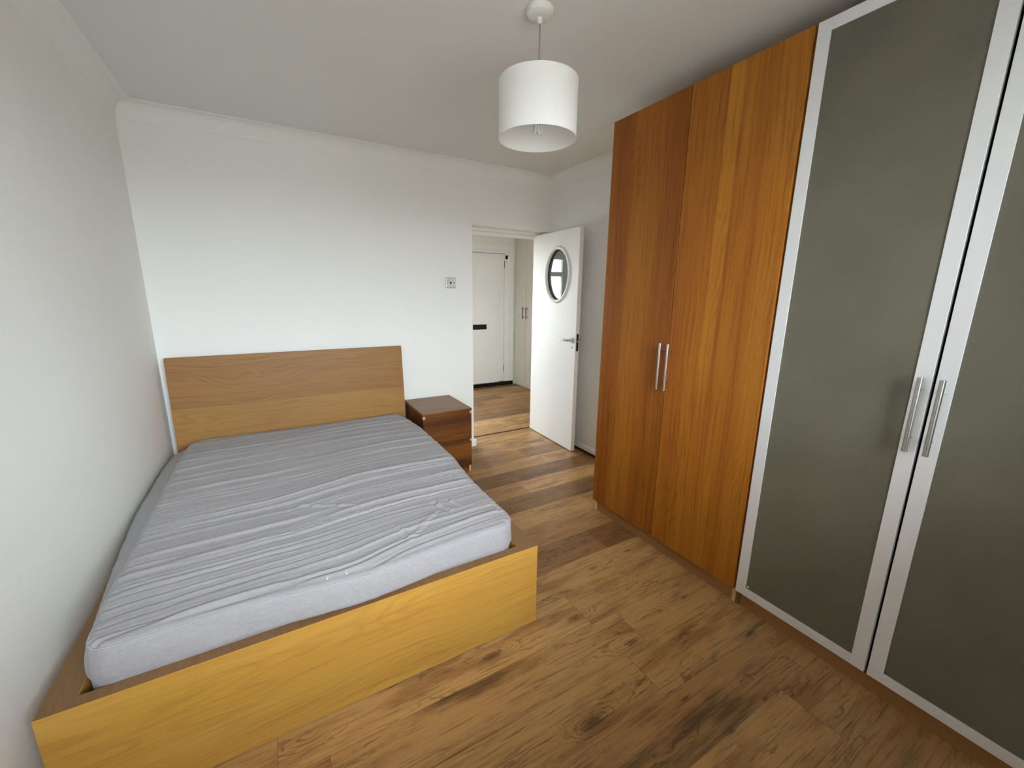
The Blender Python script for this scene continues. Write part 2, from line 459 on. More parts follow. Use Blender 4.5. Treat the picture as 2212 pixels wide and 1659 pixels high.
# ------------------------------------------------------------------ floor (planks along x, 195 mm rows)
def build_floor():
    random.seed(11)
    rows = {}
    joints = {-2: [], }
    vs = []; fs = []; cols = []
    g = .0004
    X0, X1 = -.05, HX + .05
    known = {-1.85 - .195 * 1: 1.76, -1.85 - .195 * 3: 1.775, -1.85 + .195 * 5: 2.19, -1.85 + .195 * 7: 2.63}
    tones = {0: .85, -1: .05, -2: .35, -3: .75, -4: .1, -5: .45, -6: .1, -7: .55, -8: .25, 1: .8, 2: .7, 3: .75, 4: .55, 5: .6, 6: .5, 7: .4}
    k = 0
    ytop = -1.85
    kmin, kmax = -22, 11
    for k in range(kmin, kmax):
        y1 = -1.85 - .195 * k; y0 = y1 - .195
        if y1 < -4.0: break
        off = random.random() * 1.22
        for ky, jx in known.items():
            if abs(y1 - ky) < .01: off = jx % 1.22
        xs = [X0]; xx = off - 1.22
        while xx < X1:
            if xx > X0 + .02: xs.append(xx)
            xx += 1.22
        xs.append(X1)
        for i in range(len(xs) - 1):
            a, b = xs[i] + g, xs[i + 1] - g
            t0 = tones.get(k, None)
            tone = random.random() if t0 is None else min(1, max(0, t0 + random.uniform(-.15, .15)))
            mid = (a + b) / 2
            if k == -5 and a > 2.0: tone = .85
            if k == -7 and a > 2.5: tone = .8
            n = len(vs)
            vs += [(a, y0 + g, 0), (b, y0 + g, 0), (b, y1 - g, 0), (a, y1 - g, 0)]
            fs.append((n, n + 1, n + 2, n + 3))
            cols.append((tone, random.random(), random.random() * .8))
    n = len(vs)
    me = bpy.data.meshes.new('floor')
    # slab below
    nb = n
    vs += [(X0, -4.0, -.004), (X1, -4.0, -.004), (X1, 2.6, -.004), (X0, 2.6, -.004), (X0, -4.0, -.1), (X1, -4.0, -.1), (X1, 2.6, -.1), (X0, 2.6, -.1)]
    fs += [(nb, nb + 1, nb + 2, nb + 3), (nb + 4, nb + 7, nb + 6, nb + 5), (nb, nb + 4, nb + 5, nb + 1), (nb + 1, nb + 5, nb + 6, nb + 2), (nb + 2, nb + 6, nb + 7, nb + 3), (nb + 3, nb + 7, nb + 4, nb)]
    me.from_pydata(vs, [], fs)
    at = me.color_attributes.new('plank', 'FLOAT_COLOR', 'CORNER')
    i = 0
    for pi, p in enumerate(me.polygons):
        c = cols[pi] if pi < len(cols) else (0, 0, 0)
        for _ in p.loop_indices:
            at.data[i].color = (c[0], c[1], c[2], 1); i += 1
    me.materials.append(M['floor'])
    dk = plain('plank_joint', c3(74, 50, 30), .8)
    me.materials.append(dk)
    for p in list(me.polygons)[len(cols):]: p.material_index = 1
    o = bpy.data.objects.new('floor', me); COL.objects.link(o); o['kind'] = 'structure'
build_floor()

# ------------------------------------------------------------------ room shell
T = .2
DX0, DX1, DZ = 2.2285, 3.035, 2.006        # doorway opening
b = MB()
b.box(-.15, DX0, 0, T, 0, H); b.box(DX0, DX1, 0, T, DZ, H); b.box(DX1, HX + .1, 0, T, 0, H)
struct('wall_back', b, M['wall'])
struct('wall_left', MB().box(-.15, 0, YF - .2, 0, 0, H), M['wall'])
struct('wall_right', MB().box(XR, XR + .12, YF - .2, 0, 0, H), M['wall'])
b = MB()
b.box(0, WX0, YF - .2, YF, 0, H); b.box(WX1, XR, YF - .2, YF, 0, H); b.box(WX0, WX1, YF - .2, YF, 0, WZ0); b.box(WX0, WX1, YF - .2, YF, WZ1, H)
struct('wall_front', b, M['wall'])
struct('ceiling', MB().box(-.15, XR + .12, YF - .2, T * .5, H, H + .1), M['ceil'])
# hall beyond the doorway
b = MB()
HXL = .7
E0, E1, EZ = 2.93, 3.86, 2.06              # entrance door opening
b.box(HXL, HWX0, HY, HY + .2, 0, H); b.box(HWX0, HWX1, HY, HY + .2, 0, HWZ0); b.box(HWX0, HWX1, HY, HY + .2, HWZ1, H)
b.box(HWX1, E0, HY, HY + .2, 0, H); b.box(E0, E1, HY, HY + .2, EZ, H); b.box(E1, HX + .1, HY, HY + .2, 0, H)
struct('wall_hall_far', b, M['hallp'])
struct('wall_hall_right', MB().box(HX + .002, HX + .1, T, HY, 0, H), M['hallp'])
b = MB()
b.box(HXL - .1, HXL, T, LWY0, 0, H); b.box(HXL - .1, HXL, LWY1, HY + .2, 0, H); b.box(HXL - .1, HXL, LWY0, LWY1, 0, LWZ0); b.box(HXL - .1, HXL, LWY0, LWY1, LWZ1, H)
struct('wall_hall_left', b, M['hallp'])
b = MB()
for (ya, yb, za, zb_) in ((LWY0, LWY0 + .05, LWZ0, LWZ1), (LWY1 - .05, LWY1, LWZ0, LWZ1), (LWY0 + .05, LWY1 - .05, LWZ0, LWZ0 + .05), (LWY0 + .05, LWY1 - .05, LWZ1 - .05, LWZ1), (1.08, 1.12, LWZ0 + .05, LWZ1 - .05)):
    b.box(HXL - .08, HXL - .02, ya, yb, za, zb_)
w3 = struct('hall_fill_window', b, M['gloss'])  # added opening, there only to let more light into the hall
obj('glass_pane', MB().box(HXL - .052, HXL - .048, LWY0 + .04, LWY1 - .04, LWZ0 + .04, LWZ1 - .04), M['pane'], w3)
struct('ceiling_hall', MB().box(HXL, HX + .1, T, HY + .2, H - .06, H + .04), M['ceil'])

# coved cornice running round the bedroom
cd, ch = .0743, .0943
prof = [(0, -ch), (.004, -ch), (.005, -ch + .004)]
for i in range(0, 13):
    t = i / 12 * math.pi / 2
    # concave quarter: centre at (cd, -ch)
    prof.append((cd - .006 - (cd - .011) * math.cos(t), -ch + .004 + (ch - .010) * math.sin(t)))
prof += [(cd - .005, -.0055), (cd, -.005), (cd, 0), (0, 0)]
b = MB()
vs = []; fs = []
corners = [(0, 0, 1, -1), (XR, 0, -1, -1), (XR, YF, -1, 1), (0, YF, 1, 1)]
for (x, y, sx, sy) in corners:
    for (d, z) in prof: vs.append((x + sx * d, y + sy * d, H + z))
n = len(prof)
for c in range(3):
    c2 = c + 1
    for i in range(n):
        j = (i + 1) % n
        fs.append((c * n + i, c2 * n + i, c2 * n + j, c * n + j))
b.add(vs, fs)
struct('trim_1', b, M['wall'])
lp_ = [(0, -ch - .012), (.0012, -ch - .006), (.003, -ch)] + [(cd - .006 - (cd - .011) * math.cos(i / 18 * math.pi / 2), -ch + .004 + (ch - .010) * math.sin(i / 18 * math.pi / 2)) for i in range(19)]
lp_ += [(cd, -.0035), (cd + .008, -.0015), (cd + .016, 0)]
vs = [(d, 0, H + z) for d, z in lp_] + [(d, YF, H + z) for d, z in lp_]
struct('trim_8', MB().add(vs, [(i, i + 1, len(lp_) + 1 + i, len(lp_) + i) for i in range(len(lp_) - 1)]), M['wall'], smooth=True)

# skirting boards: back wall stub, right wall with brown beading beneath
def skirt(p0, p1, nx, ny, h=.068, t=.018, z0=0.0):
    pr = [(0, z0), (t, z0), (t, h - .014), (t - .005, h - .005), (t - .010, h), (0, h)]
    vs = []; fs = []
    for (x, y) in (p0, p1):
        for d, z in pr: vs.append((x + nx * d, y + ny * d, z))
    k = len(pr)
    for i in range(k):
        fs.append((i, (i + 1) % k, k + (i + 1) % k, k + i))
    fs.append(tuple(range(k))); fs.append(tuple(range(2 * k - 1, k - 1, -1)))
    return MB().add(vs, fs)
struct('baseboard_back', skirt((0, 0), (DX0 + .02, 0), 0, -1), M['gloss'])
struct('baseboard_left', skirt((0, -.02), (0, YF), 1, 0), M['gloss'])
struct('baseboard_right', skirt((XR, -.0), (XR, YF), -1, 0, z0=.022), M['gloss'])
struct('trim_2', MB().box(XR - .022, XR, YF, 0, 0, .0215), M['gap'])
struct('baseboard_front', skirt((.02, YF), (XR - .03, YF), 0, 1), M['gloss'])
struct('trim_3', MB().box(DX0, DX1, .203, .216, 0, .005), plain('brown_threshold', c3(70, 48, 30), .5))

# bedroom window (behind the camera) and hall window
def window(name, x0, x1, z0, z1, y, mull, transom, depth=.06):
    b = MB(); fwid = .05
    b.box(x0, x0 + fwid, y - depth, y, z0, z1); b.box(x1 - fwid, x1, y - depth, y, z0, z1)
    b.box(x0 + fwid, x1 - fwid, y - depth, y, z0, z0 + fwid); b.box(x0 + fwid, x1 - fwid, y - depth, y, z1 - fwid, z1)
    for mx in mull: b.box(mx - .03, mx + .03, y - depth, y, z0 + fwid, z1 - fwid)
    if transom:
        b.box(x0 + fwid, x1 - fwid, y - depth + .003, y - .003, transom - .035, transom + .035)
    o = obj(name, b, M['gloss'], bevel=.003)
    o['kind'] = 'structure'
    obj('glass_pane', MB().box(x0 + fwid * .8, x1 - fwid * .8, y - depth / 2 - .002, y - depth / 2 + .002, z0 + fwid * .8, z1 - fwid * .8), M['pane'], o)
    return o
o = window('window_1', WX0, WX1, WZ0, WZ1, YF - .08, (WX0 + .61, WX0 + 1.23), None)
obj('window_sill', MB().box(WX0 - .03, WX1 + .03, YF - .08, YF + .05, WZ0 - .025, WZ0), M['gloss'], o, bevel=.004)
window('window_2', HWX0, HWX1, HWZ0, HWZ1, HY + .12, (HWX0 + .58,), 1.74)

# ------------------------------------------------------------------ bedroom door, open about 88 degrees
a_ = 1.5286
DW, DT, DHB, DHT = .7554, .040, .008, 1.9816
door_rot = math.atan2(-math.sin(a_), -math.cos(a_))
UC, ZC, RX, RZ = .436, 1.603, .178, .226
def door_leaf():
    angs = [2 * math.pi * i / 72 for i in range(72)]
    for cx_, cz_ in ((0, DHB), (DW, DHB), (DW, DHT), (0, DHT)):
        angs.append(math.atan2(cz_ - ZC, cx_ - UC) % (2 * math.pi))
    angs = sorted(set(round(t, 6) for t in angs))
    ell = []; rec = []
    for t in angs:
        c, s_ = math.cos(t), math.sin(t)
        k = 1 / math.sqrt((c / RX) ** 2 + (s_ / RZ) ** 2)
        ell.append((UC + c * k, ZC + s_ * k))
        ks = []
        if c > 1e-9: ks.append((DW - UC) / c)
        if c < -1e-9: ks.append((0 - UC) / c)
        if s_ > 1e-9: ks.append((DHT - ZC) / s_)
        if s_ < -1e-9: ks.append((DHB - ZC) / s_)
        k = min(ks); rec.append((UC + c * k, ZC + s_ * k))
    n = len(angs); vs = []
    for y in (0, DT):
        for p in ell: vs.append((p[0], y, p[1]))
        for p in rec: vs.append((p[0], y, p[1]))
    fs = []
    for i in range(n):
        j = (i + 1) % n
        fs += [(i, j, n + j, n + i), (2 * n + i, 3 * n + i, 3 * n + j, 2 * n + j), (i, 2 * n + i, 2 * n + j, j), (n + i, n + j, 3 * n + j, 3 * n + i)]
    return MB().add(vs, fs)
door = obj('door_1', door_leaf(), M['gloss'], world=False, bevel=.0015)
door['kind'] = 'structure'
door.location = (2.9794, .1798, 0); door.rotation_euler = (0, 0, door_rot)
def ellipse_ring(rx0, rz0, rx1, rz1, y0, y1, seg=72):
    """raised moulding between two ellipses, proud of the face"""
    vs = []; fs = []
    pr = []
    for i in range(9):
        t = i / 8
        pr.append((t, y0 + (y1 - y0) * math.sin(math.pi * t) ** .6))
    for i in range(seg):
        an = 2 * math.pi * i / seg; c, s_ = math.cos(an), math.sin(an)
        for (t, yy) in pr:
            vs.append((UC + c * (rx0 + (rx1 - rx0) * t), yy, ZC + s_ * (rz0 + (rz1 - rz0) * t)))
    k = len(pr)
    for i in range(seg):
        j = (i + 1) % seg
        for q in range(k):
            q2 = (q + 1) % k
            fs.append((i * k + q, j * k + q, j * k + q2, i * k + q2))
    return MB().add(vs, fs)
obj('oval_moulding', ellipse_ring(RX - .006, RZ - .006, RX + .030, RZ + .030, .0005, -.014), M['gloss'], door, smooth=True, world=False)
obj('oval_moulding', ellipse_ring(RX - .006, RZ - .006, RX + .030, RZ + .030, DT - .0005, DT + .014), M['gloss'], door, smooth=True, world=False)
rim_ring = MB()  # dark ring stands in for the shaded inner rim of the oval
sp_ = [(UC + (RX - .003) * math.cos(2 * math.pi * i / 72), .017, ZC + (RZ - .003) * math.sin(2 * math.pi * i / 72)) for i in range(73)]
rim_ring.tube(sp_, .0045, 8, False)
sl = obj('dark_rim_ring', rim_ring, M['dull_dark'], door, smooth=True, world=False)
sl['label'] = 'thin dark ring painting the shaded rim'
vs = []; fs = []
for y in (.020, .025):
    for i in range(72):
        t = 2 * math.pi * i / 72; vs.append((UC + (RX + .0) * math.cos(t), y, ZC + (RZ + .0) * math.sin(t)))
fs = [tuple(range(72)), tuple(range(143, 71, -1))] + [(i, (i + 1) % 72, 72 + (i + 1) % 72, 72 + i) for i in range(72)]
gp = obj('glass_pane', MB().add(vs, fs), M['tint'], door, world=False)
gp['label'] = 'oval green-tinted glass pane'
def lever(side):
    b = MB(); y0 = 0 if side < 0 else DT; s_ = side
    UH, ZH = .707, 1.033
    b.tube([(UH, y0, ZH), (UH, y0 + s_ * .009, ZH)], .026, 28)
    b.tube([(UH, y0 + s_ * .006, ZH), (UH, y0 + s_ * .042, ZH), (UH - .004, y0 + s_ * .050, ZH), (UH - .015, y0 + s_ * .054, ZH), (UH - .05, y0 + s_ * .055, ZH + .001), (UH - .12, y0 + s_ * .055, ZH - .001)],
           [.010, .010, .0105, .010, .0085, .007], 16)
    return b
lh = obj('lever_handle', lever(-1), M['chrome'], door, smooth='auto', world=False); lh['label'] = 'chrome lever handle'
lh2 = obj('lever_handle', lever(1), M['chrome'], door, smooth='auto', world=False); lh2['label'] = 'chrome lever handle'
kh = obj('keyhole', MB().box(.704, .710, -.0012, .001, .958, .978), M['dull_dark'], door, world=False); kh['label'] = 'small dark keyhole'
lp = obj('latch_plate', MB().box(DW - .001, DW + .0012, .010, .032, .940, 1.092), M['dkmetal'], door, world=False); lp['label'] = 'dark metal latch plate'
obj('latch_bolt', MB().box(DW, DW + .010, .015, .027, 1.018, 1.034), M['chrome'], lp, world=False)

# door lining
b = MB()
b.box(DX0, DX0 + .022, .13, T, 0, 1.984); b.box(DX1 - .022, DX1, .145, T, 0, 1.984); b.box(DX0, DX1, .13, T, 1.984, DZ)
b.box(DX0 + .022, DX0 + .034, .185, T + .006, 0, 1.965); b.box(DX1 - .036, DX1 - .022, .187, T + .006, 0, 1.965); b.box(DX0 + .022, DX1 - .022, .187, T + .006, 1.955, 1.984)
struct('trim_4', b, M['gloss'])

# entrance door in the hall with frame, letter plate and black threshold
b = MB(); b.box(2.985, 3.790, HY + .01, HY + .055, .062, 2.004)
d2 = obj('door_2', b, M['gloss'], bevel=.002); d2['kind'] = 'structure'
lp = obj('letter_plate', MB().box(3.255, 3.488, HY + .002, HY + .012, .892, .968), M['black'], d2, bevel=.002); lp['label'] = 'black letter plate'
for zz in (1.86, .27):
    hg = obj('hinge', MB().tube([(3.794, HY + .006, zz - .05), (3.794, HY + .006, zz + .05)], .006, 10), M['dkmetal'], d2); hg['label'] = 'dark metal hinge'
b = MB().box(3.80, 3.85, HY - .004, HY + .004, 1.93, 1.99)
obj('door_closer_keep', b, M['plate'], d2, bevel=.003)
b = MB()
b.box(3.794, 3.86, HY - .004, HY + .1, .0, 2.012); b.box(E0, E0 + .05, HY - .004, HY + .1, 0, 2.012); b.box(E0, 3.86, HY - .004, HY + .1, 2.012, 2.062)
b.box(E0 + .05, 3.794, HY + .058, HY + .1, 1.97, 2.012); b.box(E0 + .05, 3.02, HY + .058, HY + .1, .06, 1.97); b.box(3.76, 3.794, HY + .058, HY + .1, .06, 1.97)
b.box(3.86, 3.952, HY - .016, HY + .02, 0, 2.13); b.box(E0 - .07, E0, HY - .016, HY + .02, 0, 2.13); b.box(E0, 3.86, HY - .016, HY + .02, 2.062, 2.13)
struct('trim_5', b, M['gloss'])
struct('trim_6', MB().box(E0 - .07, 3.94, HY - .03, HY + .1, .0, .058), M['black'])
struct('trim_7', MB().box(3.962, HX + .002, HY - .02, HY, 0, .05), M['gloss'])

# built-in cupboard along the right side of the hall
cup = thing('hall_cupboard', (HX, 1.2, 0), 'grey-cream painted built-in cupboard in the hall with two slim black bar handles', 'cupboard')
CO = (HX, 1.2, 0)
obj('body', MB().box(HX, HX + .0015, .25, HY - .021, .0, 2.40), M['cup'], cup, CO)
for (ya, yb, hy) in ((1.886, 2.196, 1.932), (1.22, 1.880, 1.832)):
    dd = obj('door', MB().box(HX - .019, HX - .0005, ya, yb, .03, 2.36), M['cup'], cup, CO, bevel=.0015)
    hb = MB(); xo = HX - .019 - .028
    hb.tube([(xo, hy, 1.058), (xo, hy, 1.235)], .006, 12)
    for zz in (1.085, 1.208): hb.tube([(HX - .019, hy, zz), (xo, hy, zz)], .004, 10)
    h_ = obj('bar_handle', hb, M['dkmetal'], dd, CO, smooth='auto'); h_['label'] = 'slim black bar handle'

# ------------------------------------------------------------------ light switch
sw = obj('light_switch', MB().box(1.977, 2.064, -.0075, 0, 1.474, 1.557), M['plate'], bevel=.003)
tag(sw, 'square brushed metal light switch on the white back wall left of the doorway', 'light switch')
ed = obj('switch_back_edge', MB().box(1.9755, 2.0655, -.0045, 0, 1.4725, 1.5585), M['dkmetal'], sw, bevel=.001); ed['label'] = 'dark outer rim'
obj('rocker', MB().tube([(2.021, -.0070, 1.516), (2.021, -.0115, 1.516)], .0085, 20).tube([(2.021, -.011, 1.516), (2.021, -.020, 1.510)], .004, 12), M['dkmetal'], sw)
for xx in (1.991, 2.050):
    obj('screw', MB().tube([(xx, -.0068, 1.516), (xx, -.0088, 1.516)], .004, 14), M['dkmetal'], sw)

# ------------------------------------------------------------------ pendant lamp
LX, LY = 1.650, -1.878
lamp = thing('pendant_lamp', (LX, LY, H), 'white drum pendant lamp on a thin flex hanging from the ceiling', 'lamp')
LO = (LX, LY, H)
obj('ceiling_rose', MB().lathe([(.048, H), (.051, H - .003), (.0515, H - .012), (.049, H - .022), (.042, H - .028), (.026, H - .031), (.012, H - .032), (.010, H - .034), (.0085, H - .052), (0.001, H - .053)], LX, LY, 48), M['plastic'], lamp, LO, smooth='auto')
fx = obj('flex', MB().tube([(LX, LY, H - .045), (LX + .001, LY, 2.36), (LX, LY, 2.215)], .0032, 10), plain('grey_flex', c3(150, 148, 140), .5), lamp, LO, smooth=True); fx['label'] = 'thin grey flex'
zt_, zb_ = 2.238, 2.036
RS = .154
shp = [(RS - .0010, zb_), (RS + .0008, zb_), (RS + .0008, zb_ + .006), (RS, zb_ + .0065), (RS + .001, (zt_ + zb_) / 2), (RS, zt_ - .0065), (RS + .0008, zt_ - .006), (RS + .0008, zt_), (RS - .0010, zt_), (RS - .0010, zb_ + .006)]
shp = [(RS + .0012, zb_), (RS + .0012, zb_ + .004), (RS + .0004, zb_ + .005), (RS + .0004, zt_ - .005), (RS + .0012, zt_ - .004), (RS + .0012, zt_), (RS - .0012, zt_), (RS - .0012, zb_)]
sh = obj('shade', MB().lathe(shp, LX, LY, 96, True), M['shade'], lamp, LO, smooth='auto')
# seam of the fabric facing the room
an = math.atan2(-3.3972 - LY, .6577 - LX) - .10
sb = MB(); k_ = 4
vs = []; fs = []
for z in (zb_ + .004, zt_ - .004):
    for i in range(k_ + 1):
        t = an + i * .018
        vs.append((LX + (RS + .0012) * math.cos(t), LY + (RS + .0012) * math.sin(t), z))
for i in range(k_): fs.append((i, i + 1, k_ + 1 + i + 1, k_ + 1 + i))
sb.add(vs, fs)
obj('seam', sb, M['shade'], sh, LO, recalc=False)
# spider ring, holder and compact fluorescent bulb
b = MB(); zz = 2.205
b.lathe([(.020, zz - .002), (.024, zz - .002), (.024, zz + .002), (.020, zz + .002)], LX, LY, 24, True)
for i in range(3):
    t = i * 2 * math.pi / 3 + .4
    b.tube([(LX + .022 * math.cos(t), LY + .022 * math.sin(t), zz), (LX + (RS - .002) * math.cos(t), LY + (RS - .002) * math.sin(t), zz + .006)], .0018, 8)
obj('shade_carrier', b, M['plastic'], lamp, LO)
obj('lamp_holder', MB().lathe([(.006, 2.226), (.014, 2.222), (.019, 2.205), (.019, 2.172), (.015, 2.168), (.001, 2.168)], LX, LY, 24), M['plastic'], lamp, LO, smooth='auto')
bulb = obj('bulb', MB().lathe([(.010, 2.172), (.014, 2.168), (.022, 2.158), (.022, 2.135), (.018, 2.128), (.001, 2.128)], LX, LY, 24), M['plastic'], lamp, LO, smooth='auto')
g = N('bulb_glass'); v_, *_x = g.obj_xyz()
gm = g.done(Base_Color=g.mix(g.noise(v_, 30), (.85, .85, .84, 1), (.8, .8, .79, 1)), Roughness=.2)
for i in range(3):
    t = i * 2 * math.pi / 3 + .9
    cx_, cy_ = LX + .011 * math.cos(t), LY + .011 * math.sin(t)
    tx, ty = -math.sin(t) * .0075, math.cos(t) * .0075
    pts = [(cx_ + tx, cy_ + ty, 2.130), (cx_ + tx, cy_ + ty, 2.066)]
    for q in range(1, 6):
        an2 = math.pi * q / 6
        pts.append((cx_ + tx * math.cos(an2), cy_ + ty * math.cos(an2), 2.066 - .0075 * math.sin(an2)))
    pts += [(cx_ - tx, cy_ - ty, 2.066), (cx_ - tx, cy_ - ty, 2.130)]
    obj('bulb_tube', MB().tube(pts, .0052, 12), gm, bulb, LO, smooth=True)

# ------------------------------------------------------------------ bed
BX0, BX1 = .0416, 1.5529
YFT = -2.1018                                # outer face of the footboard
BO = (.8, -1.1, 0)
bed = thing('double_bed', BO, 'low wooden double bed frame with tall headboard in the corner by the left wall', 'bed')
def hf(z): return -.0773 - (1.005 - z) * .066       # front face of the leaning headboard
vs = []
HBX0, HBX1 = BX0, BX1
for x in (HBX0, HBX1):
    for (z, dy) in ((0, 0), (1.0052, 0), (1.0052, .036), (0, .036)):
        vs.append((x, hf(z) + dy, z))
fs = [(0, 1, 2, 3), (7, 6, 5, 4), (0, 4, 5, 1), (1, 5, 6, 2), (2, 6, 7, 3), (3, 7, 4, 0)]
obj('headboard', MB().add(vs, fs), M['head'], bed, BO, bevel=.0015)
fb = obj('footboard', MB().box(BX0, BX1, YFT, YFT + .040, .003, .3792), M['foot'], bed, BO, bevel=.0012)
# darker top edge strip of the frame, a board of its own look
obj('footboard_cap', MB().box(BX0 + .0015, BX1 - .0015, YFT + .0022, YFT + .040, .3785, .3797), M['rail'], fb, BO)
for (xa, xb) in ((BX0, BX0 + .074), (BX1 - .082, BX1)):
    rl = obj('side_rail', MB().box(xa, xb, YFT + .040, -.150, .06, .3790), M['foot'], bed, BO, bevel=.001)
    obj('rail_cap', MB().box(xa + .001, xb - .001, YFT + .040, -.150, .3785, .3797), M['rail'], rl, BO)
b = MB()
for i in range(16):
    y = -2.04 + i * .119
    b.box(BX0 + .074, BX1 - .082, y, y + .068, .222, .240)
obj('slats', b, M['beech'], bed, BO)

# ------------------------------------------------------------------ mattress
rng = np.random.RandomState(5)
def vnoise(x, y, seed):
    r = np.random.RandomState(seed); tab = r.rand(512, 512) * 2 - 1
    xi = np.floor(x).astype(int); yi = np.floor(y).astype(int)
    fx_ = x - xi; fy = y - yi
    fx_ = fx_ * fx_ * fx_ * (fx_ * (fx_ * 6 - 15) + 10); fy = fy * fy * fy * (fy * (fy * 6 - 15) + 10)
    a = tab[xi % 512, yi % 512]; b_ = tab[(xi + 1) % 512, yi % 512]; c = tab[xi % 512, (yi + 1) % 512]; d = tab[(xi + 1) % 512, (yi + 1) % 512]
    return (a * (1 - fx_) + b_ * fx_) * (1 - fy) + (c * (1 - fx_) + d * fx_) * fy
def build_mattress():
    mx0, mx1, my0, my1 = .121, 1.468, -2.058, -.150
    zt, zb = .492, .242
    re, RC = .022, .075
    nx, ny = 250, 372
    hx, hy = (mx1 - mx0) / 2, (my1 - my0) / 2
    cx_, cy_ = (mx0 + mx1) / 2, (my0 + my1) / 2
    X, Y = np.meshgrid(np.linspace(-(hx - re), hx - re, nx), np.linspace(-(hy - re), hy - re, ny), indexing='ij')
    def rc(X, Y, hx, hy, R):
        ax, ay = np.abs(X), np.abs(Y)
        qx = np.maximum(ax - (hx - R), 0) / R; qy = np.maximum(ay - (hy - R), 0) / R
        ux = qx * np.sqrt(1 - qy * qy / 2); uy = qy * np.sqrt(1 - qx * qx / 2)
        nxv = np.where(ax > hx - R, np.sign(X) * (hx - R + ux * R), X)
        nyv = np.where(ay > hy - R, np.sign(Y) * (hy - R + uy * R), Y)
        return nxv, nyv
    X, Y = rc(X, Y, hx - re, hy - re, RC - re)
    wx, wy = X + cx_, Y + cy_
    def height(x, y):
        # fall away towards the head end, slight crown
        h = .0 - .030 * np.clip((y + .75) / .6, 0, 1) ** 1.5
        edge = np.minimum(np.minimum(hx - np.abs(x - cx_), hy - np.abs(y - cy_)), .12) / .12
        h += .004 * np.sin(np.clip(edge, 0, 1) * np.pi / 2)
        ef = np.clip(edge * 3, 0, 1)
        h += ef * .005 * vnoise(x * 2.2, y * 3 + 9, 1)
        # wrinkles lying across the bed, gently wandering
        bend = -.045 * (.5 + .5 * np.tanh((x - .80 - .12 * np.sin(y * 2.2)) * 7)) - .02 * np.tanh((x - .35) * 2)
        wyy = y + bend + .026 * vnoise(x * 1.6 + 3, y * 1.3, 2) + .010 * vnoise(x * 5, y * 4, 3) + .003 * vnoise(x * 14, y * 6, 13)
        n1 = vnoise(x * 1.1, wyy * 11, 4)
        n2 = vnoise(x * 2.0 + 7, wyy * 28, 5)
        n3 = vnoise(x * 4.5 + 2, wyy * 55, 6)
        h += ef * (.0035 * n1 + .0020 * n2 + .0009 * n3)
        for (K, ph, A, wd, sd) in ((1 / .060, .3, .0100, .0048, 31), (1 / .043, .15, .0060, .0040, 32), (1 / .108, .6, .0105, .0065, 33)):
            f = (wyy + .012 * vnoise(x * 2.3, wyy * 5, sd + 10)) * K + ph
            idx_ = np.round(f); d = (f - idx_) / K
            amp = np.clip(vnoise(x * 1.7 + idx_ * 3.7, idx_ * 5.31 + 100.5, sd) * 1.1 + .42, 0, 1)
            h += ef * A * amp * (-np.exp(-(d / wd) ** 2) + .75 * np.exp(-((d + wd * 2.3) / (wd * 1.7)) ** 2))
        # crossing folds near the foot end right corner
        def fold(x0, y0, x1, y1, wd, am):
            dx, dy = x1 - x0, y1 - y0; L = math.hypot(dx, dy)
            t = ((x - x0) * dx + (y - y0) * dy) / L / L; s_ = ((x - x0) * dy - (y - y0) * dx) / L
            m_ = np.clip(1 - np.maximum(np.abs(t - .5) * 2 - .7, 0) / .3, 0, 1)
            return am * np.exp(-(s_ / wd) ** 2) * m_ - am * .7 * np.exp(-((s_ - wd * 2) / wd) ** 2) * m_
        h += fold(1.21, -1.70, 1.27, -1.86, .009, .006)
        h += fold(1.28, -1.72, 1.32, -1.84, .008, .005)
        h += fold(1.02, -1.83, 1.05, -1.98, .010, .004)
        h += fold(1.02, -1.98, 1.22, -1.80, .010, .004)
        h += fold(.62, -1.45, .95, -1.62, .008, .004)
        # arc left by a zip-round seam
        for (ax_, ay_, rr_) in ((1.22, -.62, .19), (1.20, -1.42, .17)):
            d = np.hypot(x - ax_, (y - ay_) * 1.0); th = np.arctan2(y - ay_, x - ax_)
            h -= .0028 * np.exp(-((d - rr_) / .005) ** 2) * (np.cos(th - .3) > -.2)
        # stitched groove just inside the piping
        ei = np.minimum(hx - np.abs(x - cx_), hy - np.abs(y - cy_))
        h -= .0022 * np.exp(-((ei - .030) / .004) ** 2)
        return h
    Hh = height(wx, wy)
    def bulge(x, y):           # foot edge pushes out over the footboard in the middle; right side sags over the rail
        f = .037 * np.exp(-((x - .86) / .26) ** 2) * np.clip((-y - 1.7) / .35, 0, 1)
        f -= .004 * np.exp(-((x - .30) / .2) ** 2) * np.clip((-y - 1.7) / .35, 0, 1)
        r = .052 * np.clip((x - 1.1) / .36, 0, 1) * np.exp(-((y + .85) / .75) ** 2)
        r += .006 * np.clip((x - 1.1) / .36, 0, 1) * np.sin(y * 9) * np.clip((-y) / .5, 0, 1) * np.clip((y + 2.0) / .4, 0, 1)
        return r, -f
    vs = []
    bxo, byo = bulge(wx, wy)
    TX, TY, TZ = wx + bxo, wy + byo, zt + Hh
    idx = np.arange(nx * ny).reshape(nx, ny)
    verts = [np.stack([TX.ravel(), TY.ravel(), TZ.ravel()], 1)]
    q = np.stack([idx[:-1, :-1].ravel(), idx[1:, :-1].ravel(), idx[1:, 1:].ravel(), idx[:-1, 1:].ravel()], 1)
    faces = [q]
    # perimeter loop
    loop = list(idx[:, 0]) + list(idx[-1, 1:]) + list(idx[-2::-1, -1]) + list(idx[0, -2:0:-1])
    P = len(loop)
    px = X.ravel()[loop]; py = Y.ravel()[loop]
